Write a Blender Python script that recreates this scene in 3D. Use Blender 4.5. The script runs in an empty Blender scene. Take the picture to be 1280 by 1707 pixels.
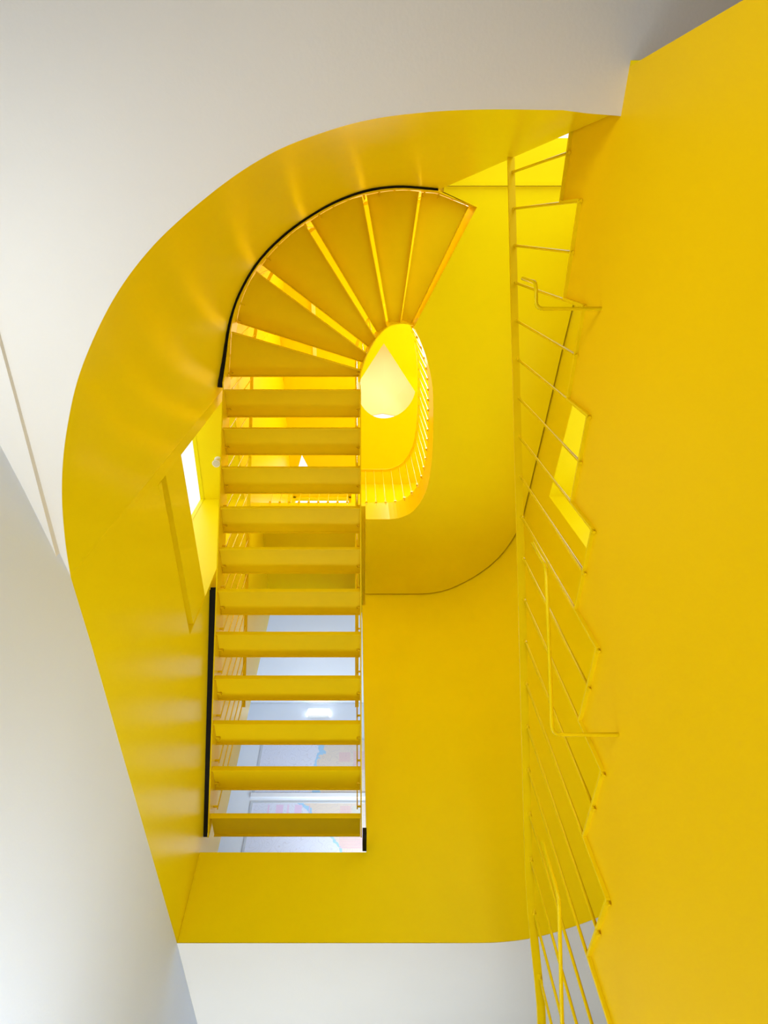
import bpy, bmesh, math
from mathutils import Vector, Matrix

C = bpy.context.scene
COL = C.collection
ZC = 1.30            # camera height above the lower floor; all heights below are relative to the camera

# ------------------------------------------------------------------ camera
cam_data = bpy.data.cameras.new('camera')
cam = bpy.data.objects.new('camera', cam_data)
COL.objects.link(cam)
cam_data.sensor_fit = 'VERTICAL'
cam_data.sensor_height = 36.0
cam_data.lens = 947.0 / 1707.0 * 36.0
cam_data.shift_x = 48.0 / 1707.0
cam_data.clip_start = 0.02
cam.location = (0, 0, ZC)
ELEV = math.atan2(947.0, 475.0)
cam.rotation_euler = (math.pi / 2 + ELEV, 0, 0)
C.camera = cam

# ------------------------------------------------------------------ world and lights
w = bpy.data.worlds.new('overcast_sky')
C.world = w
w.use_nodes = True
bg = w.node_tree.nodes['Background']
bg.inputs['Color'].default_value = (0.88, 0.93, 1.0, 1)
bg.inputs['Strength'].default_value = 0.95


def area(name, loc, target, sx, sy, power, col=(1, 1, 1), spread=180):
    d = bpy.data.lights.new(name, 'AREA')
    d.shape = 'RECTANGLE'
    d.size, d.size_y = sx, sy
    d.energy = power
    d.color = col
    d.spread = math.radians(spread)
    o = bpy.data.objects.new(name, d)
    COL.objects.link(o)
    o.location = (loc[0], loc[1], loc[2] + ZC)
    v = Vector(target) - Vector(loc)
    o.rotation_euler = v.to_track_quat('-Z', 'Y').to_euler()
    return o


area('wall_washer', (-1.14, 0.12, 0.50), (-1.17, 0.15, 1.78), 0.25, 0.25, 6.5, (0.86, 0.93, 1.0), 160)
area('uplight', (-0.75, 4.6, -1.15), (-0.8, 4.7, 1.78), 0.4, 0.4, 16, (0.83, 0.92, 1.0), 130)
area('uplight', (0.35, 4.3, -1.15), (0.45, 4.4, 1.78), 0.3, 0.3, 11, (0.83, 0.92, 1.0), 130)
area('lower_room_fill', (0.55, 2.2, -0.9), (-1.0, 1.9, 0.2), 0.8, 0.8, 19, (0.80, 0.90, 1.0), 90)  # unseen fill light, added to brighten and whiten the lower left wall
area('lower_room_fill', (-1.15, -1.2, 0.3), (0.69, 0.10, 1.25), 0.9, 0.9, 4.2, (1.0, 0.98, 0.95), 80)  # unseen fill light, added to brighten the top of the side panel
area('lower_room_fill', (-0.80, 3.0, -0.8), (0.69, 1.2, 1.0), 0.6, 0.6, 2.6, (1.0, 0.98, 0.95), 80)  # second added fill for the side panel, from the front wall end
area('lower_room_fill', (0.2, -1.2, -0.9), (0.1, 3.6, 1.9), 0.5, 0.5, 3.5, (0.97, 0.98, 1.0), 60)  # added fill from behind the camera, aimed at the front wall
area('niche_daylight', (-1.75, 1.76, 3.9), (0.0, 1.76, 3.6), 1.6, 2.6, 10, (0.95, 0.98, 1.0))
area('niche_daylight', (2.75, 1.6, 3.8), (0.5, 1.6, 3.6), 2.0, 2.6, 12, (0.95, 0.98, 1.0))
area('landing_daylight', (1.5, -1.1, 3.7), (1.3, 1.5, 4.0), 2.4, 3.4, 22, (0.95, 0.98, 1.0))
area('upper_hall_fill', (1.2, 1.2, 8.1), (1.0, 1.6, 5.0), 0.8, 1.6, 42, (0.95, 0.98, 1.0))  # unseen fill added under the top ceiling to brighten the upper hall
area('upper_hall_fill', (1.45, 0.5, 5.72), (0.5, 2.7, 8.2), 0.7, 0.9, 19, (0.98, 0.98, 1.0))  # added upward fill for the top ceiling, hidden behind the slab edge
area('chart_room_fill', (0.45, 4.75, 2.7), (-0.35, 5.75, 4.9), 1.0, 0.7, 15, (0.86, 0.93, 1.0), 95)  # unseen fill added besides the bulkhead light, brightens chart wall and ceiling
area('lantern_fill', (0.45, 1.15, 8.42), (0.43, 2.6, 8.55), 0.9, 0.2, 5.5, (1.0, 0.97, 0.88), 150)  # area light added inside the lantern, out of view, to brighten its facets

vs = C.view_settings
vs.view_transform = 'Standard'
vs.look = 'None'
vs.exposure = 0.5
vs.gamma = 1.0
vs.use_curve_mapping = False
C.cycles.max_bounces = 14
C.cycles.diffuse_bounces = 8
C.cycles.glossy_bounces = 5
C.cycles.transparent_max_bounces = 12


# ------------------------------------------------------------------ materials
def mat(name, col, rough=0.5, spec=0.5, noise=0.03, nscale=3.0, bump=0.0, bscale=60, metallic=0.0, coat=0.0, tint=None):
    m = bpy.data.materials.new(name)
    m.use_nodes = True
    nt = m.node_tree
    b = nt.nodes['Principled BSDF']
    b.inputs['Roughness'].default_value = rough
    b.inputs['Specular IOR Level'].default_value = spec
    b.inputs['Metallic'].default_value = metallic
    if tint:
        b.inputs['Specular Tint'].default_value = tint + (1,)
    if coat:
        b.inputs['Coat Weight'].default_value = coat
        b.inputs['Coat Roughness'].default_value = 0.06
    tc = nt.nodes.new('ShaderNodeTexCoord')
    n = nt.nodes.new('ShaderNodeTexNoise')
    n.inputs['Scale'].default_value = nscale
    n.inputs['Detail'].default_value = 4
    nt.links.new(tc.outputs['Object'], n.inputs['Vector'])
    r = nt.nodes.new('ShaderNodeValToRGB')
    r.color_ramp.elements[0].position = 0.3
    r.color_ramp.elements[1].position = 0.7
    r.color_ramp.elements[0].color = tuple(c * (1 - noise) for c in col) + (1,)
    r.color_ramp.elements[1].color = tuple(min(1, c * (1 + noise)) for c in col) + (1,)
    nt.links.new(n.outputs['Fac'], r.inputs['Fac'])
    nt.links.new(r.outputs['Color'], b.inputs['Base Color'])
    if bump:
        n2 = nt.nodes.new('ShaderNodeTexNoise')
        n2.inputs['Scale'].default_value = bscale
        n2.inputs['Detail'].default_value = 3
        nt.links.new(tc.outputs['Object'], n2.inputs['Vector'])
        bp = nt.nodes.new('ShaderNodeBump')
        bp.inputs['Strength'].default_value = bump
        bp.inputs['Distance'].default_value = 0.004
        nt.links.new(n2.outputs['Fac'], bp.inputs['Height'])
        nt.links.new(bp.outputs['Normal'], b.inputs['Normal'])
    return m


Y_COL = (0.87, 0.71, 0.002)
YT = (1.0, 0.82, 0.25)
M_WALL = mat('glossy_yellow_wall', Y_COL, 0.24, 0.5, 0.01, tint=YT)
M_LEFT = mat('semi_gloss_yellow_wall', Y_COL, 0.30, 0.3, 0.01, tint=YT)
M_MATT = mat('satin_yellow_wall', Y_COL, 0.38, 0.25, 0.012, tint=YT)
M_SOFF = mat('satin_yellow_soffit', Y_COL, 0.30, 0.25, 0.012, tint=YT)
M_PANEL = mat('satin_yellow_panel', (0.89, 0.575, 0.002), 0.5, 0.12, 0.015, 1.2, tint=YT)
M_STEEL = mat('yellow_powder_coat', (0.84, 0.63, 0.002), 0.36, 0.2, 0.015, 8, 0.04, 300, tint=YT)
M_ROD = mat('yellow_enamel_rod', (0.86, 0.63, 0.002), 0.24, 0.5, 0.01, tint=YT)
M_WHITE = mat('white_plaster', (0.78, 0.745, 0.685), 0.8, 0.2, 0.012, 2, 0.12, 90)
M_ROOM = mat('white_room_paint', (0.76, 0.82, 0.90), 0.7, 0.2, 0.01)
M_LANT = mat('cream_lantern_paint', (0.92, 0.85, 0.58), 0.6, 0.2, 0.01)
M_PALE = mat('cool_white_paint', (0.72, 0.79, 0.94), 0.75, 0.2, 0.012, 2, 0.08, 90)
M_DARKW = mat('grey_wall_paint', (0.30, 0.30, 0.30), 0.8, 0.2, 0.02)
M_FLOOR = mat('grey_resin_floor', (0.32, 0.32, 0.32), 0.4, 0.4, 0.05, 4)
M_RUBBER = mat('black_rubber', (0.006, 0.006, 0.006), 0.7, 0.2, 0.1)
M_ALU = mat('white_aluminium', (0.78, 0.82, 0.88), 0.4, 0.5, 0.01)
M_FIX = mat('white_fixture', (0.82, 0.82, 0.80), 0.4, 0.5, 0.01)
M_GREY = mat('grey_aluminium', (0.55, 0.60, 0.66), 0.4, 0.5, 0.01)
M_LENS = mat('frosted_lens', (0.62, 0.60, 0.52), 0.3, 0.5, 0.02)


def glass_mat():
    m = bpy.data.materials.new('clear_glass')
    m.use_nodes = True
    nt = m.node_tree
    nt.nodes.remove(nt.nodes['Principled BSDF'])
    out = nt.nodes['Material Output']
    t = nt.nodes.new('ShaderNodeBsdfTransparent')
    t.inputs['Color'].default_value = (0.96, 0.98, 0.99, 1)
    g = nt.nodes.new('ShaderNodeBsdfGlossy')
    g.inputs['Roughness'].default_value = 0.02
    mx = nt.nodes.new('ShaderNodeMixShader')
    mx.inputs['Fac'].default_value = 0.05
    nt.links.new(t.outputs['BSDF'], mx.inputs[1])
    nt.links.new(g.outputs['BSDF'], mx.inputs[2])
    nt.links.new(mx.outputs['Shader'], out.inputs['Surface'])
    return m


M_GLASS = glass_mat()


def emit_mat(name, col, s):
    m = bpy.data.materials.new(name)
    m.use_nodes = True
    b = m.node_tree.nodes['Principled BSDF']
    b.inputs['Base Color'].default_value = col + (1,)
    b.inputs['Emission Color'].default_value = col + (1,)
    b.inputs['Emission Strength'].default_value = s
    return m


M_LAMP = emit_mat('lit_diffuser', (0.95, 0.98, 1.0), 2.5)


def chart_mat(name, coast, slope, bands):
    """printed nautical chart: pale sea, a bluish shallow band, beige land, fine lines, pink bands, text-like blocks"""
    m = bpy.data.materials.new(name)
    m.use_nodes = True
    nt = m.node_tree
    N = nt.nodes
    L = nt.links
    b = N['Principled BSDF']
    b.inputs['Roughness'].default_value = 0.55
    tc = N.new('ShaderNodeTexCoord')
    sep = N.new('ShaderNodeSeparateXYZ')
    L.new(tc.outputs['Object'], sep.inputs['Vector'])

    def mth(op, a, bb=None, c=None):
        n = N.new('ShaderNodeMath')
        n.operation = op
        for i, v in enumerate((a, bb, c)):
            if v is None:
                continue
            if isinstance(v, (int, float)):
                n.inputs[i].default_value = v
            else:
                L.new(v, n.inputs[i])
        return n.outputs[0]

    def mix(f, a, bb):
        n = N.new('ShaderNodeMix')
        n.data_type = 'RGBA'
        L.new(f, n.inputs['Factor'])
        for k, v in ((6, a), (7, bb)):
            if isinstance(v, tuple):
                n.inputs[k].default_value = v + (1,)
            else:
                L.new(v, n.inputs[k])
        return n.outputs[2]
    x, z = sep.outputs['X'], sep.outputs['Z']
    nz = N.new('ShaderNodeTexNoise')
    nz.inputs['Scale'].default_value = 6.0
    nz.inputs['Detail'].default_value = 6
    L.new(tc.outputs['Object'], nz.inputs['Vector'])
    wob = mth('MULTIPLY', mth('SUBTRACT', nz.outputs['Fac'], 0.5), 0.34)
    shore = mth('ADD', mth('ADD', x, wob), mth('MULTIPLY_ADD', z, slope, -coast))
    land = mth('GREATER_THAN', shore, 0.0)
    shal = mth('GREATER_THAN', shore, -0.06)
    col = mix(shal, (0.70, 0.75, 0.90), (0.36, 0.62, 0.88))
    col = mix(land, col, (0.72, 0.66, 0.60))
    # contour lines on the land and depth lines in the sea
    nz2 = N.new('ShaderNodeTexNoise')
    nz2.inputs['Scale'].default_value = 3.5
    nz2.inputs['Detail'].default_value = 2
    L.new(tc.outputs['Object'], nz2.inputs['Vector'])
    con = mth('LESS_THAN', mth('FRACT', mth('MULTIPLY', nz2.outputs['Fac'], 22.0)), 0.12)
    con = mth('MULTIPLY', con, 0.35)
    col = mix(con, col, (0.45, 0.46, 0.55))
    for s_ in (1, -1):
        d = mth('LESS_THAN', mth('FRACT', mth('MULTIPLY', mth('MULTIPLY_ADD', z, 1.4 * s_, x), 9.0)), 0.03)
        col = mix(mth('MULTIPLY', d, 0.25), col, (0.45, 0.5, 0.65))
    for (x0, x1, z0, z1, cc) in bands:
        f = mth('MULTIPLY', mth('MULTIPLY', mth('GREATER_THAN', x, x0), mth('LESS_THAN', x, x1)),
                mth('MULTIPLY', mth('GREATER_THAN', z, z0), mth('LESS_THAN', z, z1)))
        if cc[0] == 'text':
            f = mth('MULTIPLY', f, mth('GREATER_THAN', mth('FRACT', mth('MULTIPLY', z, 55.0)), 0.45))
            col = mix(f, col, cc[1])
        else:
            col = mix(mth('MULTIPLY', f, 0.8), col, cc[1])
    L.new(col, b.inputs['Base Color'])
    return m


# ------------------------------------------------------------------ geometry helpers
class MB:
    """collects vertices and faces (heights relative to the camera)"""

    def __init__(self):
        self.v = []
        self.f = []
        self.smooth = set()

    def add(self, vs, fs, smooth=False):
        n = len(self.v)
        self.v += [tuple(p) for p in vs]
        for f in fs:
            if smooth:
                self.smooth.add(len(self.f))
            self.f.append([i + n for i in f])

    def box(self, x0, x1, y0, y1, z0, z1):
        self.add([(x0, y0, z0), (x1, y0, z0), (x1, y1, z0), (x0, y1, z0), (x0, y0, z1), (x1, y0, z1), (x1, y1, z1), (x0, y1, z1)],
                 [(0, 3, 2, 1), (4, 5, 6, 7), (0, 1, 5, 4), (1, 2, 6, 5), (2, 3, 7, 6), (3, 0, 4, 7)])

    def hexa(self, p):  # eight corners, bottom ring then top ring
        self.add(p, [(0, 3, 2, 1), (4, 5, 6, 7), (0, 1, 5, 4), (1, 2, 6, 5), (2, 3, 7, 6), (3, 0, 4, 7)])

    def prism(self, poly, z0, z1):
        n = len(poly)
        vs = [(p[0], p[1], z0) for p in poly] + [(p[0], p[1], z1) for p in poly]
        fs = [list(range(n))[::-1], [n + i for i in range(n)]]
        fs += [(i, (i + 1) % n, n + (i + 1) % n, n + i) for i in range(n)]
        self.add(vs, fs)

    def prism_x(self, poly, x0, x1):  # polygon in (y, z) pushed along x
        n = len(poly)
        vs = [(x0, p[0], p[1]) for p in poly] + [(x1, p[0], p[1]) for p in poly]
        fs = [list(range(n))[::-1], [n + i for i in range(n)]]
        fs += [(i, (i + 1) % n, n + (i + 1) % n, n + i) for i in range(n)]
        self.add(vs, fs)

    def strip(self, A, B, th, side=1.0, smooth=True):
        """wall between lower polyline A and upper polyline B (same plan), thickened sideways by th"""
        n = len(A)
        nor = []
        for i in range(n):
            a = Vector(A[max(0, i - 1)][:2])
            b = Vector(A[min(n - 1, i + 1)][:2])
            t = (b - a).normalized()
            nor.append(Vector((-t.y, t.x)) * side)
        A2 = [(A[i][0] + nor[i].x * th, A[i][1] + nor[i].y * th, A[i][2]) for i in range(n)]
        B2 = [(B[i][0] + nor[i].x * th, B[i][1] + nor[i].y * th, B[i][2]) for i in range(n)]
        for P, Q in ((A, B), (A2, B2)):   # own vertices per face group keep the edges crisp
            self.add(list(P) + list(Q), [(i, i + 1, n + i + 1, n + i) for i in range(n - 1)], smooth)
        for P, Q in ((A, A2), (B, B2)):
            self.add(list(P) + list(Q), [(i, i + 1, n + i + 1, n + i) for i in range(n - 1)])
        for k in (0, n - 1):
            self.add([A[k], A2[k], B2[k], B[k]], [(0, 1, 2, 3)])

    def bar(self, P, wx, wz):
        """flat rectangular bar along a path; wx across (in plan), wz upright"""
        n = len(P)
        P = [Vector(p) for p in P]
        rings = []
        for i in range(n):
            t = P[min(n - 1, i + 1)] - P[max(0, i - 1)]
            h = Vector((t.x, t.y, 0))
            if h.length < 1e-6:
                h = Vector((0, 1, 0))
            h.normalize()
            s = Vector((-h.y, h.x, 0)) * (wx / 2)
            u = Vector((0, 0, 1)) * (wz / 2)
            rings.append([P[i] - s - u, P[i] + s - u, P[i] + s + u, P[i] - s + u])
        vs = [p for r in rings for p in r]
        fs = []
        for i in range(n - 1):
            for k in range(4):
                fs.append((4 * i + k, 4 * i + (k + 1) % 4, 4 * i + 4 + (k + 1) % 4, 4 * i + 4 + k))
        fs += [(3, 2, 1, 0), tuple(4 * (n - 1) + k for k in range(4))]
        self.add(vs, fs)

    def tube(self, P, r, seg=8):
        P = [Vector(p) for p in P]
        n = len(P)
        rings = []
        ref = None
        for i in range(n):
            t = (P[min(n - 1, i + 1)] - P[max(0, i - 1)]).normalized()
            if ref is None or abs(ref.dot(t)) > 0.95:
                ref = Vector((1, 0, 0)) if abs(t.x) < 0.8 else Vector((0, 1, 0))
            a = t.cross(ref).normalized()
            b = t.cross(a).normalized()
            ref = -t.cross(a).cross(t).normalized() if False else b.cross(t)
            rings.append([P[i] + (a * math.cos(2 * math.pi * k / seg) + b * math.sin(2 * math.pi * k / seg)) * r for k in range(seg)])
        vs = [p for q in rings for p in q]
        fs = []
        for i in range(n - 1):
            for k in range(seg):
                fs.append((seg * i + k, seg * i + (k + 1) % seg, seg * (i + 1) + (k + 1) % seg, seg * (i + 1) + k))
        self.add(vs, fs, True)
        self.add(rings[0], [tuple(range(seg))[::-1]])
        self.add(rings[-1], [tuple(range(seg))])

    def build(self, name, m, parent=None, fixn=True):
        me = bpy.data.meshes.new(name)
        off = Vector((0, 0, ZC))
        if parent is not None:
            off = off - world_loc(parent)
        me.from_pydata([tuple(Vector(p) + off) for p in self.v], [], self.f)
        for i in self.smooth:
            me.polygons[i].use_smooth = True
        if fixn:
            bm = bmesh.new()
            bm.from_mesh(me)
            bmesh.ops.recalc_face_normals(bm, faces=bm.faces)
            bm.to_mesh(me)
            bm.free()
        me.materials.append(m)
        me.update()
        o = bpy.data.objects.new(name, me)
        COL.objects.link(o)
        if parent is not None:
            o.parent = parent
        return o


def world_loc(o):
    v = Vector(o.location)
    while o.parent:
        o = o.parent
        v = v + Vector(o.location)
    return v


def struct(o):
    o['kind'] = 'structure'
    return o


def tag(o, label, cat, group=None):
    o['label'] = label
    o['category'] = cat
    if group:
        o['group'] = group
    return o


def empty(name, loc, label, cat, group=None):
    o = bpy.data.objects.new(name, None)
    COL.objects.link(o)
    o.location = (loc[0], loc[1], loc[2] + ZC)
    o.empty_display_size = 0.1
    return tag(o, label, cat, group)


def spline(P, sub=6):
    P = [Vector(p) for p in P]
    out = []
    for i in range(len(P) - 1):
        p0, p1, p2, p3 = P[max(0, i - 1)], P[i], P[i + 1], P[min(len(P) - 1, i + 2)]
        for k in range(sub):
            t = k / sub
            out.append(0.5 * ((2 * p1) + (p2 - p0) * t + (2 * p0 - 5 * p1 + 4 * p2 - p3) * t * t + (3 * p1 - p0 - 3 * p2 + p3) * t ** 3))
    out.append(P[-1])
    return [tuple(p) for p in out]


def resample(P, step, start=0.0):
    """points at equal plan distance along a polyline"""
    P = [Vector(p) for p in P]
    out = []
    need = start
    for a, b in zip(P[:-1], P[1:]):
        L = Vector((b.x - a.x, b.y - a.y)).length
        while need <= L and L > 1e-9:
            out.append(tuple(a.lerp(b, need / L)))
            need += step
        need -= L
    return out


# ------------------------------------------------------------------ plan of the stairwell
HB = 1.7815
H1, F1, S1, F2, H3 = 1.78, 2.304, 5.19, 5.58, 8.2   # lower ceiling, landing floor, its soffit, upper floor, top ceiling
CURVE = spline([(0.684, -0.268), (0.51, -0.271), (0.323, -0.272), (0.168, -0.265), (0.02, -0.247), (-0.12, -0.212), (-0.227, -0.174),
                (-0.345, -0.113), (-0.488, -0.019), (-0.595, 0.066), (-0.695, 0.168), (-0.785, 0.287), (-0.869, 0.424), (-0.930, 0.56),
                (-0.980, 0.70), (-1.018, 0.85), (-1.045, 1.02), (-1.058, 1.16)], 5)


def even(P, n):
    """n points at equal distance along a plan polyline"""
    L = [0.0]
    for a, b in zip(P[:-1], P[1:]):
        L.append(L[-1] + math.dist(a, b))
    out, j = [], 0
    for k in range(n):
        t = L[-1] * k / (n - 1)
        while j < len(P) - 2 and L[j + 1] < t:
            j += 1
        u = (t - L[j]) / (L[j + 1] - L[j])
        out.append((P[j][0] + (P[j + 1][0] - P[j][0]) * u, P[j][1] + (P[j + 1][1] - P[j][1]) * u))
    return out


CURVE = even(CURVE, 90)
# higher up, along the winding steps, the wall stands a few centimetres further in
CURVE_T = even(spline([(0.684, -0.272), (0.55, -0.280), (0.32, -0.286), (0.080, -0.253), (-0.153, -0.175), (-0.381, -0.055), (-0.564, 0.072), (-0.737, 0.238),
                       (-0.873, 0.449), (-0.950, 0.653), (-0.990, 0.855), (-1.022, 1.01), (-1.056, 1.16)], 6), 90)
LEFT = [(-1.058, 1.16), (-1.047, 1.5), (-1.037, 2.113), (-1.024, 2.775), (-1.009, 3.625)]


def xl_wall(y):
    for a, b in zip(LEFT[:-1], LEFT[1:]):
        if a[1] <= y <= b[1]:
            return a[0] + (b[0] - a[0]) * (y - a[1]) / (b[1] - a[1])
    return LEFT[0][0] if y < LEFT[0][1] else LEFT[-1][0]


CORNER = spline([(0.60, 3.625), (0.807, 3.618), (1.002, 3.572), (1.186, 3.475), (1.348, 3.355), (1.50, 3.20), (1.61, 3.03), (1.69, 2.84), (1.735, 2.62)], 4)
RIGHT = [(1.735, 2.62), (1.80, 1.8), (1.86, 1.0), (1.93, 0.2), (1.96, -0.28)]


def xr_wall(y):
    for a, b in zip(RIGHT[:-1], RIGHT[1:]):
        if b[1] <= y <= a[1]:
            return a[0] + (b[0] - a[0]) * (y - a[1]) / (b[1] - a[1])
    return 1.96


def zz(P, z):
    return [(p[0], p[1], z) for p in P]


# ------------------------------------------------------------------ structure: lower room
m = MB()
m.box(-4.1, 2.2, -3.1, 7.1, -1.42, -1.30)
struct(m.build('floor', M_FLOOR))

m = MB()
poly = [(p[0], p[1]) for p in CURVE[1:]]
poly = [(0.690, -0.258), (0.60, -0.264)] + [p for p in poly if p[0] < 0.55]
ring = [(0.690, -0.374)] + poly + [(-1.075, 1.16), (-1.075, -3.0), (2.1, -3.0), (2.1, -0.374)]
m.prism(ring, H1, H1 + 0.003)
front = [(-1.009, 3.625)] + [p for p in CORNER] + [(1.80, 2.4), (2.1, 2.4), (2.1, 7.0), (-1.009, 7.0)]
m.prism(front, H1, H1 + 0.003)
m.box(-4.0, -1.075, -3.0, 0.5, H1 - 0.016, H1 + 0.003)
m.hexa([(-1.45, 0.5, H1 - 0.016), (-1.075, 0.5, H1 - 0.016), (-1.075, 1.075, H1 - 0.026), (-1.12, 1.16, H1 - 0.026),
        (-1.45, 0.5, H1 + 0.003), (-1.075, 0.5, H1 + 0.003), (-1.075, 1.075, H1 + 0.003), (-1.12, 1.16, H1 + 0.003)])
struct(m.build('ceiling', M_WHITE))

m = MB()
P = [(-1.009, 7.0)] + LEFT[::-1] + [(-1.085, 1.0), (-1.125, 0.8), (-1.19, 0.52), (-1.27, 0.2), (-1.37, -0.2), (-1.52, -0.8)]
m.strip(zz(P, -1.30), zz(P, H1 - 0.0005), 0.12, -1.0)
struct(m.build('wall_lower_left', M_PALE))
m = MB()
m.box(-4.1, 2.2, -3.1, -3.0, -1.3, H1)
struct(m.build('wall_lower_back', M_DARKW))
m = MB()
m.box(2.1, 2.2, -3.0, 7.0, -1.3, H1)
struct(m.build('wall_lower_right', M_DARKW))
m = MB()
m.box(-4.1, 2.2, 7.0, 7.1, -1.3, H1)
struct(m.build('wall_lower_front', M_DARKW))
m = MB()
m.box(-4.1, -4.0, -3.0, 7.0, -1.3, H1)
struct(m.build('wall_lower_side', M_DARKW))

# ------------------------------------------------------------------ structure: yellow stairwell walls
NY0, NY1, NZ0, NZ1 = 1.235, 2.28, 2.83, 4.81      # window niche in the left wall
m = MB()
m.strip(zz(CURVE, HB), zz(CURVE_T, 4.6), 0.12, 1.0)
m.strip(zz(CURVE_T, 4.6), zz(CURVE_T, H3), 0.12, 1.0)
struct(m.build('wall_left', M_WALL))
m = MB()


def lw(y0, y1, z0, z1, th=0.12):
    ys = [y0] + [p[1] for p in LEFT if y0 < p[1] < y1] + [y1]
    P = [(xl_wall(y), y) for y in ys]
    m.strip(zz(P, z0), zz(P, z1), th, 1.0)


lw(1.16, NY0, HB, H3)
lw(NY0, NY1, HB, NZ0)
lw(NY0, NY1, NZ1, H3)
lw(NY1, 3.625, HB, H3)
# passage jamb beyond the front wall
m.strip(zz([(-1.009, 3.625), (-1.009, 4.10)], HB), zz([(-1.009, 3.625), (-1.009, 4.10)], 5.5), 0.12, 1.0)
struct(m.build('wall_left', M_LEFT))

# niche linings and window
XW = -1.40
m = MB()
m.box(XW - 0.05, xl_wall(1.2) - 0.002, NY0 - 0.08, NY0 + 0.003, NZ0 - 0.05, NZ1 + 0.05)
m.box(XW - 0.05, xl_wall(2.3) - 0.002, NY1 - 0.003, NY1 + 0.08, NZ0 - 0.05, NZ1 + 0.05)
m.box(XW - 0.05, -1.052, NY0, NY1, NZ1 - 0.003, NZ1 + 0.05)
m.box(XW - 0.05, -1.052, NY0, NY1, NZ0 - 0.05, NZ0 + 0.003)
struct(m.build('trim_1', M_MATT))
wn = MB()
wn.box(XW - 0.012, XW - 0.004, NY0, NY1, NZ0, NZ1)
wn = struct(wn.build('window_1', M_GLASS))
fr = MB()
for (a, b, c_, d) in ((NY0, NY1, NZ0, NZ0 + .03), (NY0, NY1, NZ1 - .006, NZ1), (NY0, NY0 + .012, NZ0, NZ1), (NY1 - .006, NY1, NZ0, NZ1)):
    fr.box(XW - 0.03, XW - 0.013, a, b, c_, d)
fr.build('window_frame', M_MATT, wn)

# parapet board closing the lower part of the niche
e = empty('parapet_panel', (-1.05, 1.76, NZ0 + 0.02), 'flat yellow parapet board closing the lower part of the left wall window niche', 'panel')
pb = MB()
P = [(xl_wall(NY0) - 0.005, NY0 + 0.004), (xl_wall(NY1) - 0.005, NY1 - 0.004)]
pb.strip(zz(P, NZ0 + 0.105), zz(P, 3.25), 0.115, 1.0)
pb.build('board', M_MATT, e)
pb = MB()
P = [(xl_wall(NY0) - 0.09, NY0 + 0.004), (xl_wall(NY1) - 0.09, NY1 - 0.004)]
pb.strip(zz(P, NZ0 + 0.004), zz(P, NZ0 + 0.105), 0.02, 1.0)
pb.build('recessed_base', M_MATT, e)

# front wall: sill under the passage opening, pier, rounded corner
OX0, OX1 = -1.008, 0.074
m = MB()
m.box(OX0, OX1, 3.625, 3.78, HB, F1)
FW = [(OX1, 3.625)] + CORNER
m.strip(zz(FW, HB), zz(FW, 5.0), 0.14, 1.0)
FW2 = [(0.108, 3.625)] + CORNER
m.strip(zz(FW2, 5.0), zz(FW2, F2), 0.14, 1.0)
# the storey above with its window
UW = (-0.95, -0.06, 6.4, 7.92)
m.box(OX0, UW[0], 3.625, 3.78, F2, H3)
m.box(UW[0], UW[1], 3.625, 3.78, F2, UW[2])
m.box(UW[0], UW[1], 3.625, 3.78, UW[3], H3)
FW3 = [(UW[1], 3.625)] + CORNER
m.strip(zz(FW3, F2), zz(FW3, H3), 0.14, 1.0)
struct(m.build('wall_front', M_MATT))
wn = MB()
wn.box(UW[0], UW[1], 3.73, 3.738, UW[2], UW[3])
wn = struct(wn.build('window_2', M_GLASS))
fr = MB()
for (a, b, c_, d) in ((UW[0], UW[1], UW[2], UW[2] + .04), (UW[0], UW[1], UW[3] - .04, UW[3]), (UW[0], UW[0] + .04, UW[2], UW[3]), (UW[1] - .04, UW[1], UW[2], UW[3])):
    fr.box(a, b, 3.71, 3.76, c_, d)
fr.build('window_frame', M_MATT, wn)

# right wall with its niche
RY0, RY1, RZ0, RZ1 = 0.85, 2.20, 2.95, 4.70
m = MB()


def rw(y0, y1, z0, z1):
    ys = [y1] + [p[1] for p in RIGHT if y0 < p[1] < y1] + [y0]
    P = [(xr_wall(y), y) for y in ys]
    m.strip(zz(P, z0), zz(P, z1), 0.14, 1.0)


rw(RY1, 2.62, -1.3, H3)
rw(RY0, RY1, -1.3, RZ0)
rw(RY0, RY1, RZ1, H3)
rw(-0.28, RY0, -1.3, H3)
struct(m.build('wall_right', M_MATT))
XR = 2.30
m = MB()
def lining(y0, y1, z0, z1):
    p = [(xr_wall(y0) + .002, y0), (XR + .05, y0), (XR + .05, y1), (xr_wall(y1) + .002, y1)]
    m.prism(p, z0, z1)


lining(RY1 - .003, RY1 + .06, RZ0 - .05, RZ1 + .05)
lining(RY0 - .06, RY0 + .003, RZ0 - .05, RZ1 + .05)
lining(RY0, RY1, RZ1 - .003, RZ1 + .05)
lining(RY0, RY1, RZ0 - .05, RZ0 + .003)
struct(m.build('trim_2', M_MATT))
wn = MB()
wn.box(XR, XR + .008, RY0, RY1, RZ0, RZ1)
wn = struct(wn.build('window_3', M_GLASS))
fr = MB()
for (a, b, c_, d) in ((RY0, RY1, RZ0, RZ0 + .03), (RY0, RY1, RZ1 - .03, RZ1), (RY0, RY0 + .03, RZ0, RZ1), (RY1 - .03, RY1, RZ0, RZ1)):
    fr.box(XR - .02, XR + .02, a, b, c_, d)
fr.build('window_frame', M_ALU, wn)

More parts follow.
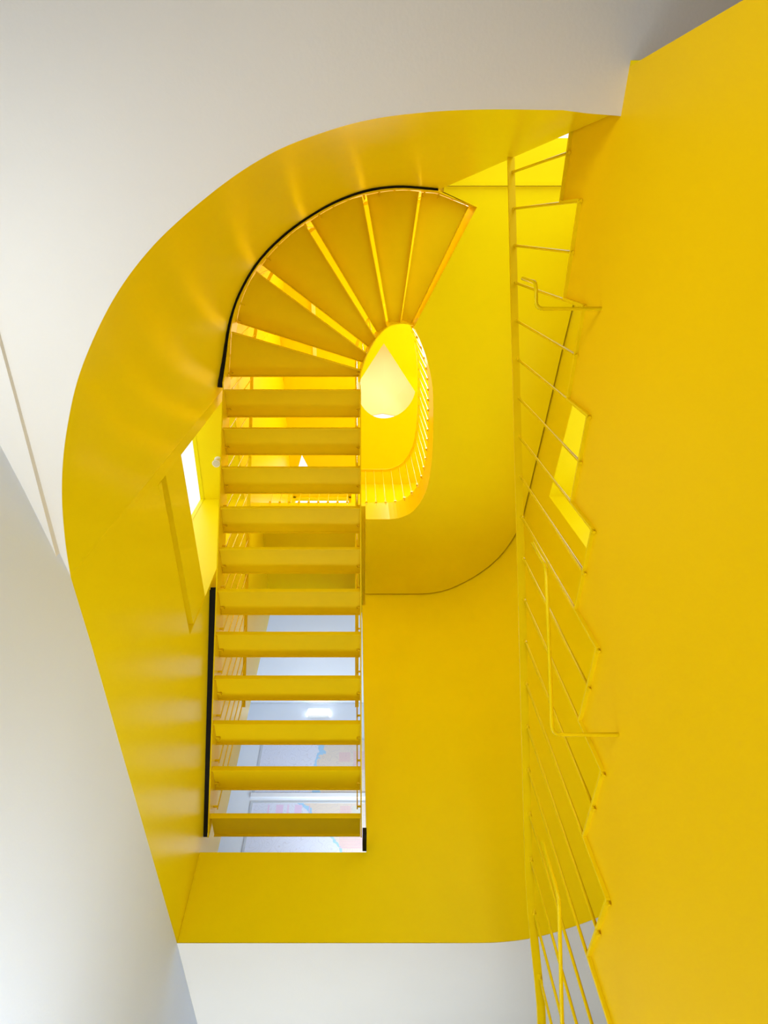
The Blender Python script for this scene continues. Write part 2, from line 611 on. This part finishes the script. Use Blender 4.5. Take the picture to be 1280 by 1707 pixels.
# landing behind the lower flight with its full-height window and ceiling
m = MB()
m.box(0.70, 3.2, -0.66, -0.37, F1 - 0.12, F1)
struct(m.build('floor', M_MATT))
m = MB()
m.box(0.70, 3.2, -0.61, -0.292, S1 - 0.012, S1 + 0.08)
m.box(0.70, 3.2, -0.318, -0.292, S1 - 0.03, S1 - 0.012)
struct(m.build('ceiling', M_MATT))
m = MB()
m.box(0.58, 0.70, -0.66, -0.40, F1, S1)
m.box(3.2, 3.3, -0.66, 0.0, F1, S1)
m.box(1.96, 3.2, -0.26, -0.16, F1, S1)
struct(m.build('wall_back', M_MATT))
wn = MB()
wn.box(0.70, 3.2, -0.655, -0.647, F1, S1 + 0.1)
wn = struct(wn.build('window_4', M_GLASS))
fr = MB()
for x in (0.70, 1.9, 3.14):
    fr.box(x, x + .05, -.67, -.64, F1, S1 + .1)
fr.build('window_frame', M_ALU, wn)

# slab of the upper floor: soffit with the free edge around the void, shadow gap along the walls
HOLE = [(0.981, -0.143), (0.517, 0.787)] + spline([(0.557, 0.863), (0.649, 1.073), (0.715, 1.346), (0.742, 1.751), (0.744, 2.10), (0.706, 2.385),
                                                  (0.60, 2.583), (0.47, 2.665), (0.358, 2.686)], 4) + [(0.108, 2.686)]
inner_corner = []
for i, p in enumerate(CORNER):
    a = Vector(CORNER[max(0, i - 1)])
    b = Vector(CORNER[min(len(CORNER) - 1, i + 1)])
    t = (b - a).normalized()
    nrm = Vector((t.y, -t.x))
    inner_corner.append((p[0] + nrm.x * 0.014, p[1] + nrm.y * 0.014))
poly = [(0.705, -0.285), (0.705, -0.250)] + HOLE + [(0.108, 3.611)] + inner_corner + [(p[0] - 0.014, p[1]) for p in RIGHT[1:-1]] + [(1.946, -0.285)]
m = MB()
m.prism(poly, S1, F2)
struct(m.build('ceiling', M_SOFF))
m = MB()
m.box(-1.045, 0.107, 2.686, 4.095, 5.50, F2)
struct(m.build('ceiling', M_SOFF))
m = MB()
m.box(0.09, 0.24, 3.78, 4.10, F1, 5.5)
m.box(0.09, 0.24, 3.63, 4.10, 5.52, F2)
struct(m.build('wall_passage', M_MATT))

# top storey
m = MB()
m.box(0.70, 1.98, -0.40, -0.29, F2, H3)
struct(m.build('wall_back', M_MATT))
arc = []
for k in range(25):
    a = math.radians(-195 + k * (205.0 / 24))   # bottom arc of the roof light, from left tip to right tip
    arc.append((0.42 + 0.475 * math.cos(a) * 1.0, 2.06 - 0.49 * math.sin(a)))
arc = [p for p in arc if p[1] > 1.93]
hole = [(0.405, 1.47)] + [(0.02, 2.06)] + [(0.42 - 0.40 * math.cos(math.radians(t)) if t < 90 else 0.42 - 0.46 * math.cos(math.radians(t)),
                                           2.07 + 0.48 * math.sin(math.radians(t))) for t in range(6, 180, 8)] + [(0.875, 2.15)]
out = [(-1.3, -0.5), (2.2, -0.5), (2.2, 3.9), (-1.3, 3.9)]
# four slightly folded ceiling planes meet at the apex of the roof light
AP = (0.405, 1.47)
m = MB()
lo = [p for p in hole[1:] if p[0] <= 0.42]
hi = [p for p in hole[1:] if p[0] > 0.42]
zA = H3 + 0.05


def ceil_poly(pts):
    m.add(pts, [tuple(range(len(pts)))])


A3 = (AP[0], AP[1], zA)
ceil_poly([(-1.3, -0.5, H3 + .22), (2.2, -0.5, H3 + .22), A3])
ceil_poly([(2.2, -0.5, H3 + .22), (2.2, 2.15, H3), (0.875, 2.15, H3), A3])
ceil_poly([(-1.3, -0.5, H3 + .22), A3, (0.02, 2.06, H3), (-1.3, 2.06, H3)])
ceil_poly([(-1.3, 2.06, H3)] + [(p[0], p[1], H3) for p in [(0.02, 2.06)] + lo] + [(0.42, 3.9, H3), (-0.48, 3.9, H3), (-0.82, 3.13, H3), (-1.06, 3.9, H3), (-1.3, 3.9, H3)])
ceil_poly([(0.42, 3.9, H3)] + [(p[0], p[1], H3) for p in [lo[-1]] + hi] + [(2.2, 2.15, H3), (2.2, 3.9, H3)])
struct(m.build('ceiling', M_MATT))

wn = MB()
wn.box(-1.10, -0.44, 3.05, 3.9, H3 + 0.03, H3 + 0.04)
struct(wn.build('window_6', M_GLASS))

# roof lantern seen through the opening: two cream facets over a clear strip
m = MB()
Bl, Bc, Br = (-0.55, 2.78, 8.60), (0.425, 2.59, 8.60), (1.40, 2.78, 8.60)
Tl, Tc, Tr = (-0.55, 1.75, 9.55), (0.475, 1.66, 9.55), (1.40, 1.75, 9.55)
for q in ((Bl, Bc, Tc, Tl), (Bc, Br, Tr, Tc)):
    n = Vector((0, 0.02, 0.02))
    m.hexa(list(q) + [tuple(Vector(p) + n) for p in q])
m.box(-0.60, -0.55, 0.3, 2.8, H3 + .02, 9.6)
m.box(1.40, 1.45, 0.3, 2.8, H3 + .02, 9.6)
m.box(-0.60, 1.45, 0.3, 1.75, 9.56, 9.6)
m.box(-0.60, 1.45, 0.28, 0.33, H3 + .25, 9.6)
struct(m.build('trim_3', M_LANT))
wn = MB()
wn.box(-0.55, 1.40, 2.79, 2.80, H3, 8.62)
struct(wn.build('window_5', M_GLASS))

# ------------------------------------------------------------------ structure: chart room beyond the passage
m = MB()
m.box(-2.6, 1.6, 3.78, 5.95, F1 - .4, F1)
struct(m.build('floor', M_FLOOR))
m = MB()
m.box(-2.6, 1.6, 5.85, 5.95, F1, 5.8)
m.box(-2.6, -2.5, 4.10, 5.85, F1, 5.8)
m.box(1.5, 1.6, 4.10, 5.85, F1, 5.8)
m.box(-2.5, -1.02, 4.102, 4.14, F1, 5.8)
m.box(0.092, 1.5, 4.102, 4.14, F1, 5.8)
m.box(-1.02, 0.092, 4.102, 4.14, 5.502, 5.8)
struct(m.build('wall_chart_room', M_ROOM))
m = MB()
m.box(-2.6, 1.6, 4.10, 5.95, 5.8, 5.9)
struct(m.build('ceiling', M_ROOM))
m = MB()
m.box(-2.5, 1.5, 5.835, 5.85, 5.785, 5.80)
struct(m.build('trim_4', M_GREY))

# ------------------------------------------------------------------ the winding staircase
RISE, RUN = 0.175, 0.243
Y0, Z0 = 3.527, 2.479
NT = 11


def xo(y):   # outer face of the left stringer
    return -0.98 - 0.006 * (3.63 - y)


XRO = 0.044   # outer face of the right stringer
OUT = [(-0.966, 1.041), (-0.909, 0.660), (-0.685, 0.282), (-0.340, -0.043), (0.090, -0.226), (0.545, -0.243), (0.975, -0.148)]
INN = [(0.036, 1.041), (0.058, 0.968), (0.108, 0.882), (0.185, 0.797), (0.286, 0.743), (0.410, 0.748), (0.522, 0.786)]
stair = empty('staircase', (-0.47, 3.527, F1), 'yellow open riser steel staircase winding overhead, seen from below beside the left wall', 'staircase')


def tread_obj(front, back, z, outer=None):
    """folded plate tread: front/back = (outer point, inner point); turned-down lips on both edges"""
    t = MB()
    fo, fi = [Vector(p) for p in front]
    bo, bi = [Vector(p) for p in back]
    mid = [Vector(p) for p in (outer or [])]
    poly = [fi, fo] + mid + [bo, bi]
    t.prism([(p.x, p.y) for p in poly], z + 0.022, z + 0.030)

    def lip(a, b, inward, z0, z1, th=0.006):
        nn = inward.normalized() * th
        t.hexa([(a.x, a.y, z0), (b.x, b.y, z0), (b.x + nn.x, b.y + nn.y, z0), (a.x + nn.x, a.y + nn.y, z0),
                (a.x, a.y, z1), (b.x, b.y, z1), (b.x + nn.x, b.y + nn.y, z1), (a.x + nn.x, a.y + nn.y, z1)])
    perp_b = ((fo + fi) / 2 - (bo + bi) / 2)
    lip(bo, bi, perp_b, z - 0.006, z + 0.0225)
    lip(fo, fi, -perp_b, z + 0.008, z + 0.0225)
    return t.build('tread', M_STEEL, stair)


for i in range(NT):
    yb = Y0 - RUN * i
    yf = yb + 0.215
    z = Z0 + RISE * i
    tread_obj(((xo(yf) + 0.009, yf), (XRO - 0.009, yf)), ((xo(yb) + 0.009, yb), (XRO - 0.009, yb)), z)

OUTC = spline([(p[0], p[1], 0) for p in [(-0.99, 1.30)] + OUT], 8)[8:]
# the outer stringer keeps two centimetres off the wall
OUTW = []
for p in OUTC:
    q = min(CURVE_T, key=lambda t: math.dist(t, p[:2]))
    d_ = math.dist(q, p[:2])
    OUTW.append(tuple(Vector(q).lerp(Vector(p[:2]), min(1.0, 0.018 / max(d_, 1e-6)))) if p[0] < 0.69 else (p[0], -0.250 + (p[0] - 0.68) / 0.295 * 0.102))
k_ = Vector((-0.994, 1.041)) - Vector(OUTW[0])
OUTW = [(p[0] + k_.x * max(0, 1 - j / 10), p[1] + k_.y * max(0, 1 - j / 10)) for j, p in enumerate(OUTW)]
INNC = spline([(p[0], p[1], 0) for p in [(0.036, 1.30)] + INN], 8)[8:]
for k in range(6):
    z = Z0 + RISE * (NT + k)
    s = 0.10 if k < 5 else 0.0
    fo = Vector(OUTW[8 * k][:2])
    fi = Vector(INNC[8 * k][:2])
    bo = Vector(OUTW[8 * k + 8][:2])
    bi = Vector(INNC[8 * k + 8][:2])
    mids = [Vector(OUTW[8 * k + j][:2]) for j in range(1, 8)]
    # pull every point a little away from the stringers
    cen = Vector((0.30, 1.05))

    def pull(p, d):
        v = (cen - p)
        return p + v.normalized() * d
    fo, bo = pull(fo, .012), pull(bo, .012)
    mids = [pull(p, .012) for p in mids]
    fi, bi = pull(fi, -.008), pull(bi, -.008)
    bo2 = bo + (fo - bo).normalized() * 0.040
    bi2 = bi + (fi - bi).normalized() * 0.022
    tread_obj(((fo.x, fo.y), (fi.x, fi.y)), ((bo2.x, bo2.y), (bi2.x, bi2.y)), z, [(p.x, p.y) for p in mids[:-1]])

# stringers: bottom line runs along the rear edges of the treads
SH = 0.27


def zb_straight(y):
    return Z0 - 0.012 + (Y0 - y) / RUN * RISE


ztop = Z0 + RISE * 17
lo_o = [(xo(y), y, max(F1, zb_straight(y))) for y in (3.62, 3.50, 3.0, 2.5, 2.0, 1.5, 1.08)]
z_s = zb_straight(1.08)
nO = len(OUTC)
for j, p in enumerate(OUTC):
    p = OUTW[j]
    zz_ = (Z0 - 0.012 + RISE * NT) + (RISE * 6) * j / (nO - 1) - RISE * 0.9
    lo_o.append((p[0], p[1], min(zz_, Z0 + RISE * 16 - 0.02)))
lo_o.sort(key=lambda p: 0)
m = MB()
m.strip(lo_o, [(p[0], p[1], p[2] + SH) for p in lo_o], 0.008, 1.0)
m.build('stringer', M_STEEL, stair)
lo_i = [(XRO, y, max(F1, zb_straight(y))) for y in (3.62, 3.50, 3.0, 2.5, 2.0, 1.5, 1.12)]
nI = len(INNC)
for j, p in enumerate(INNC):
    zz_ = (Z0 - 0.012 + RISE * NT) + (RISE * 6) * j / (nI - 1) - RISE * 0.9
    lo_i.append((p[0] + 0.002, p[1], min(zz_, Z0 + RISE * 16 - 0.02)))
m = MB()
m.strip(lo_i, [(p[0], p[1], p[2] + SH) for p in lo_i], 0.008, -1.0)
m.build('stringer', M_STEEL, stair)

# railings on both sides: flat bar handrail on round balusters
RAIL = 0.98


def railing(path, inward, z_foot_off, step):
    hr = MB()
    P = [(p[0] + n[0], p[1] + n[1], p[2] + RAIL + 0.17) for p, n in zip(path, inward)]
    hr.bar(P, 0.030, 0.010)
    h = hr.build('handrail', M_STEEL, stair)
    Q = [(p[0] + n[0], p[1] + n[1], p[2]) for p, n in zip(path, inward)]
    # direction towards the stringer for the pegs
    for q in resample(Q, step, 0.06):
        b = MB()
        b.tube([(q[0], q[1], q[2] + z_foot_off), (q[0], q[1], q[2] + RAIL + 0.168)], 0.0048, 6)
        j = min(range(len(Q)), key=lambda t: (Q[t][0] - q[0]) ** 2 + (Q[t][1] - q[1]) ** 2)
        d = Vector((-inward[j][0], -inward[j][1], 0)) * 0.92
        b.tube([(q[0], q[1], q[2] + z_foot_off + 0.02), (q[0] + d.x, q[1] + d.y, q[2] + z_foot_off + 0.02)], 0.008, 6)
        b.build('baluster', M_ROD, h)


dens = lambda P: [tuple(Vector(a).lerp(Vector(b), k / 4)) for a, b in zip(P[:-1], P[1:]) for k in range(4)] + [P[-1]]
left_path = dens(lo_o)
inw = []
for i, p in enumerate(left_path):
    if p[1] > 1.05 and p[0] < 0:
        inw.append((0.038, 0.0))
    else:
        v = (Vector((0.30, 1.05)) - Vector(p[:2])).normalized() * 0.038
        inw.append((v.x, v.y))
railing(left_path, inw, 0.12, RUN / 2)
right_path = dens(lo_i)
inw = []
for i, p in enumerate(right_path):
    if p[1] > 1.05:
        inw.append((-0.030, 0.0))
    else:
        v = (Vector(p[:2]) - Vector((0.30, 1.05))).normalized() * 0.030
        inw.append((v.x, v.y))
railing(right_path, inw, 0.12, RUN / 2)

# black rubber strip between stringer and wall
m = MB()
P = [(p[0], p[1], p[2] + 0.012) for p in lo_o if 2.30 < p[1]]
P = [(xo(y) - 0.002, y, max(F1, zb_straight(y)) + 0.004) for y in (3.62, 3.50, 3.2, 2.9, 2.6, 2.30)]
Q = [(xl_wall(p[1]) + 0.001, p[1], p[2]) for p in P]
n = len(P)
m.add(P + Q + [(p[0], p[1], p[2] + .03) for p in P] + [(p[0], p[1], p[2] + .03) for p in Q],
      [(i, i + 1, n + i + 1, n + i) for i in range(n - 1)] + [(2 * n + i, 2 * n + i + 1, 3 * n + i + 1, 3 * n + i) for i in range(n - 1)])
struct(m.build('trim_5', M_RUBBER))
m = MB()
S = [p for p in lo_o if p[1] < 1.085 and p[0] < 0.72 and not (p[1] > 0.9 and p[0] > 0)]
Q = []
for p in S:
    c_ = min(CURVE_T, key=lambda t: (t[0] - p[0]) ** 2 + (t[1] - p[1]) ** 2)
    Q.append((c_[0], c_[1], p[2]))
m2 = MB()
n = len(S)
S2 = [tuple(Vector(a).lerp(Vector(b), 0.02)) for a, b in zip(S, Q)]
Q2 = [tuple(Vector(a).lerp(Vector(b), 0.98)) for a, b in zip(S, Q)]
m2.add([(p[0], p[1], p[2] + .006) for p in S2 + Q2] + [(p[0], p[1], p[2] + .03) for p in S2 + Q2],
       [(i, i + 1, n + i + 1, n + i) for i in range(n - 1)] + [(2 * n + i, 2 * n + i + 1, 3 * n + i + 1, 3 * n + i) for i in range(n - 1)])
struct(m2.build('trim_6', M_RUBBER))
m = MB()
m.box(XRO + .003, OX1 - .001, 3.45, 3.62, F1 + .004, F1 + .05)
struct(m.build('trim_7', M_RUBBER))

# ------------------------------------------------------------------ lower flight: solid side panel with a stepped top edge
XP = 0.690
low = empty('staircase', (1.2, 1.6, -1.30), 'yellow flight with solid side panel and saw-toothed top edge, at the right', 'staircase')
LR, LT = 0.284, 0.1780
ysteps = [(1.911 - LR * k, 1.911 - LR * (k + 1), 0.902 + LT * k) for k in range(-12, 8)]
ysteps = [s for s in ysteps if s[2] > -1.25]
poly = [(ysteps[0][0], -1.30)]
for (ya, yb, z) in ysteps:
    poly += [(ya, z), (max(yb, -0.361), z)]
poly += [(-0.361, -1.30)]
p2 = []
for p in poly:
    if not p2 or p != p2[-1]:
        p2.append(p)
m = MB()
m.prism_x(p2, XP, XP + 0.012)
m.build('side_panel', M_PANEL, low)
for (ya, yb, z) in ysteps:
    yb2 = max(yb, -0.361)
    m = MB()
    m.box(XP - 0.011, 1.70, yb2, ya + 0.006, z, z + 0.008)
    m.build('tread', M_STEEL, low)
    m = MB()
    m.box(XP - 0.011, 1.70, ya - 0.001, ya + 0.006, z - LT + 0.008, z)
    m.build('riser', M_STEEL, low)

# handrail and balusters over the side panel
RP = spline([(XP, -0.272, 2.90), (XP, 0.05, 2.705), (XP, 0.324, 2.540), (XP, 0.59, 2.375), (XP, 0.836, 2.225), (XP, 1.15, 2.030),
             (XP, 1.351, 1.905), (XP, 1.76, 1.655), (XP, 2.011, 1.500), (XP, 2.20, 1.382), (XP, 2.322, 1.288), (XP, 2.41, 1.195), (XP + .004, 2.523, 1.085),
             (XP + .006, 2.619, 1.015), (XP + .006, 3.0, 0.78), (XP, 4.5, -0.16)], 4)
hr = MB()
hr.bar([(p[0] - 0.013, p[1], p[2]) for p in RP], 0.030, 0.012)
hrail = hr.build('handrail', M_STEEL, low)


def rail_z(y):
    for a, b in zip(RP[:-1], RP[1:]):
        if a[1] <= y <= b[1]:
            return a[2] + (b[2] - a[2]) * (y - a[1]) / (b[1] - a[1])
    return RP[0][2]


def step_z(y):
    for (ya, yb, z) in ysteps:
        if yb <= y <= ya:
            return z
    return -1.3


y = -0.213
while y < 3.4:
    b = MB()
    b.tube([(XP - 0.006, y, step_z(y) - 0.01), (XP - 0.006, y, rail_z(y) - 0.004)], 0.0052, 6)
    b.tube([(XP - 0.006, y, rail_z(y) - 0.02), (XP - 0.006, y, rail_z(y) - 0.004)], 0.0075, 6)
    b.build('baluster', M_ROD, hrail)
    y += LR / 2


def fillet(P, r=0.03, k=5):
    P = [Vector(p) for p in P]
    out = [P[0]]
    for i in range(1, len(P) - 1):
        a = P[i] + (P[i - 1] - P[i]).normalized() * r
        b = P[i] + (P[i + 1] - P[i]).normalized() * r
        for j in range(k + 1):
            t = j / k
            out.append(a.lerp(P[i], t).lerp(P[i].lerp(b, t), t))
    out.append(P[-1])
    return [tuple(p) for p in out]


# bent pipe holds standing off the side panel
for P in ([(XP, 0.205, 1.68), (0.507, 0.205, 1.68), (0.507, 0.139, 1.712), (0.507, 0.139, 1.855)],
          [(XP, 1.19, 1.07), (0.517, 1.19, 1.07), (0.517, 0.824, 1.309), (0.517, 0.824, 1.44)],
          [(XP, 1.95, 0.56), (0.507, 1.95, 0.56), (0.507, 1.49, 0.835), (0.507, 1.49, 0.975)]):
    b = MB()
    b.tube(fillet(P, 0.022), 0.0055, 8)
    b.build('pipe_hold', M_ROD, low)

# ------------------------------------------------------------------ balustrade of the upper floor around the void
bal = empty('balustrade', (0.7, 2.2, F2), 'curved yellow balustrade on the upper floor edge, seen through the stair void', 'balustrade')
EDGE = spline([(0.517, 0.80), (0.60, 0.96), (0.665, 1.12), (0.715, 1.346), (0.742, 1.751), (0.744, 2.10), (0.706, 2.385), (0.60, 2.583), (0.47, 2.665),
               (0.358, 2.686), (0.108, 2.686), (-0.4, 2.686), (-0.93, 2.686)], 5)
hb = MB()
hb.bar([(p[0], p[1], 6.50) for p in EDGE], 0.035, 0.012)
hb = hb.build('handrail', M_STEEL, bal)
for q in resample([(p[0], p[1], 0) for p in EDGE], 0.105, 0.05):
    b = MB()
    b.tube([(q[0], q[1], F2 - 0.05), (q[0], q[1], 6.496)], 0.005, 6)
    b.box(q[0] - 0.012, q[0] + 0.012, q[1] - 0.012, q[1] + 0.012, F2 - 0.001, F2 + 0.02)
    b.build('baluster', M_ROD, hb)

# ------------------------------------------------------------------ small fixtures
sp = empty('ceiling_spotlight', (-1.24, 1.885, NZ1), 'small white cylindrical spotlight under the head of the left wall window niche', 'lamp')
b = MB()
b.tube([(-1.24, 1.885, NZ1 - 0.001), (-1.24, 1.885, NZ1 - 0.09)], 0.036, 20)
b.build('housing', M_FIX, sp)
b = MB()
b.tube([(-1.24, 1.885, NZ1 - 0.09), (-1.24, 1.885, NZ1 - 0.093)], 0.028, 20)
b.build('lens', M_LENS, sp)

em = empty('bulkhead_light', (-0.49, 5.85, 5.61), 'lit white rectangular bulkhead light on the white wall above the charts', 'lamp')
b = MB()
b.box(-0.635, -0.345, 5.80, 5.849, 5.56, 5.66)
o = b.build('diffuser', M_LAMP, em)
bv = o.modifiers.new('bevel', 'BEVEL')
bv.width = 0.012
bv.segments = 3
b = MB()
b.box(-0.63, -0.35, 5.815, 5.849, 5.55, 5.562)
b.build('housing', M_FIX, em)

PINK = (0.74, 0.55, 0.80)
RED = (0.72, 0.50, 0.56)
for (nm_lab, zc, z0, z1, coast, slope, bands) in (
        ('upper of two printed sea charts on the white wall seen between the treads', 4.72, 4.40, 5.16, -0.42, -0.02,
         [(-0.20, -0.06, 0.12, 0.26, ('text', RED)), (-0.02, 0.4, 0.0, 0.28, ('text', RED)), (-0.16, -0.04, -0.03, 0.04, ('f', (0.40, 0.64, 0.90)))]),
        ('lower of two printed sea charts with pink bands, seen between the treads', 3.95, 3.40, 4.28, -0.30, 0.85,
         [(-0.985, -0.965, 0.1, 0.31, ('f', PINK)), (-0.89, -0.81, 0.05, 0.31, ('f', PINK)), (-0.765, -0.745, 0.12, 0.31, ('f', PINK)),
          (-0.68, -0.60, 0.13, 0.31, ('f', PINK)), (-0.52, -0.51, 0.16, 0.31, ('f', PINK)),
          (-0.17, -0.05, 0.06, 0.30, ('text', RED)), (-0.03, 0.08, 0.1, 0.30, ('text', (0.60, 0.68, 0.64))), (-0.17, 0.5, -0.2, 0.02, ('text', RED))])):
    ch = empty('wall_chart', (0.0, 5.85, zc), nm_lab, 'chart')
    b = MB()
    b.box(-1.16, 1.20, 5.843, 5.849, z0, z1)
    o = b.build('sheet', chart_mat('printed_chart', coast, slope, bands), ch)
    b = MB()
    b.box(-1.185, -1.160, 5.838, 5.849, z0 - .02, z1 + .02)
    b.box(1.20, 1.225, 5.838, 5.849, z0 - .02, z1 + .02)
    b.box(-1.16, 1.20, 5.838, 5.849, z1, z1 + .02)
    b.build('frame', M_GREY, ch)
    b = MB()
    b.box(-1.20, 1.24, 5.825, 5.849, z0 - .05, z0)
    b.build('bottom_rail', M_ALU, ch)
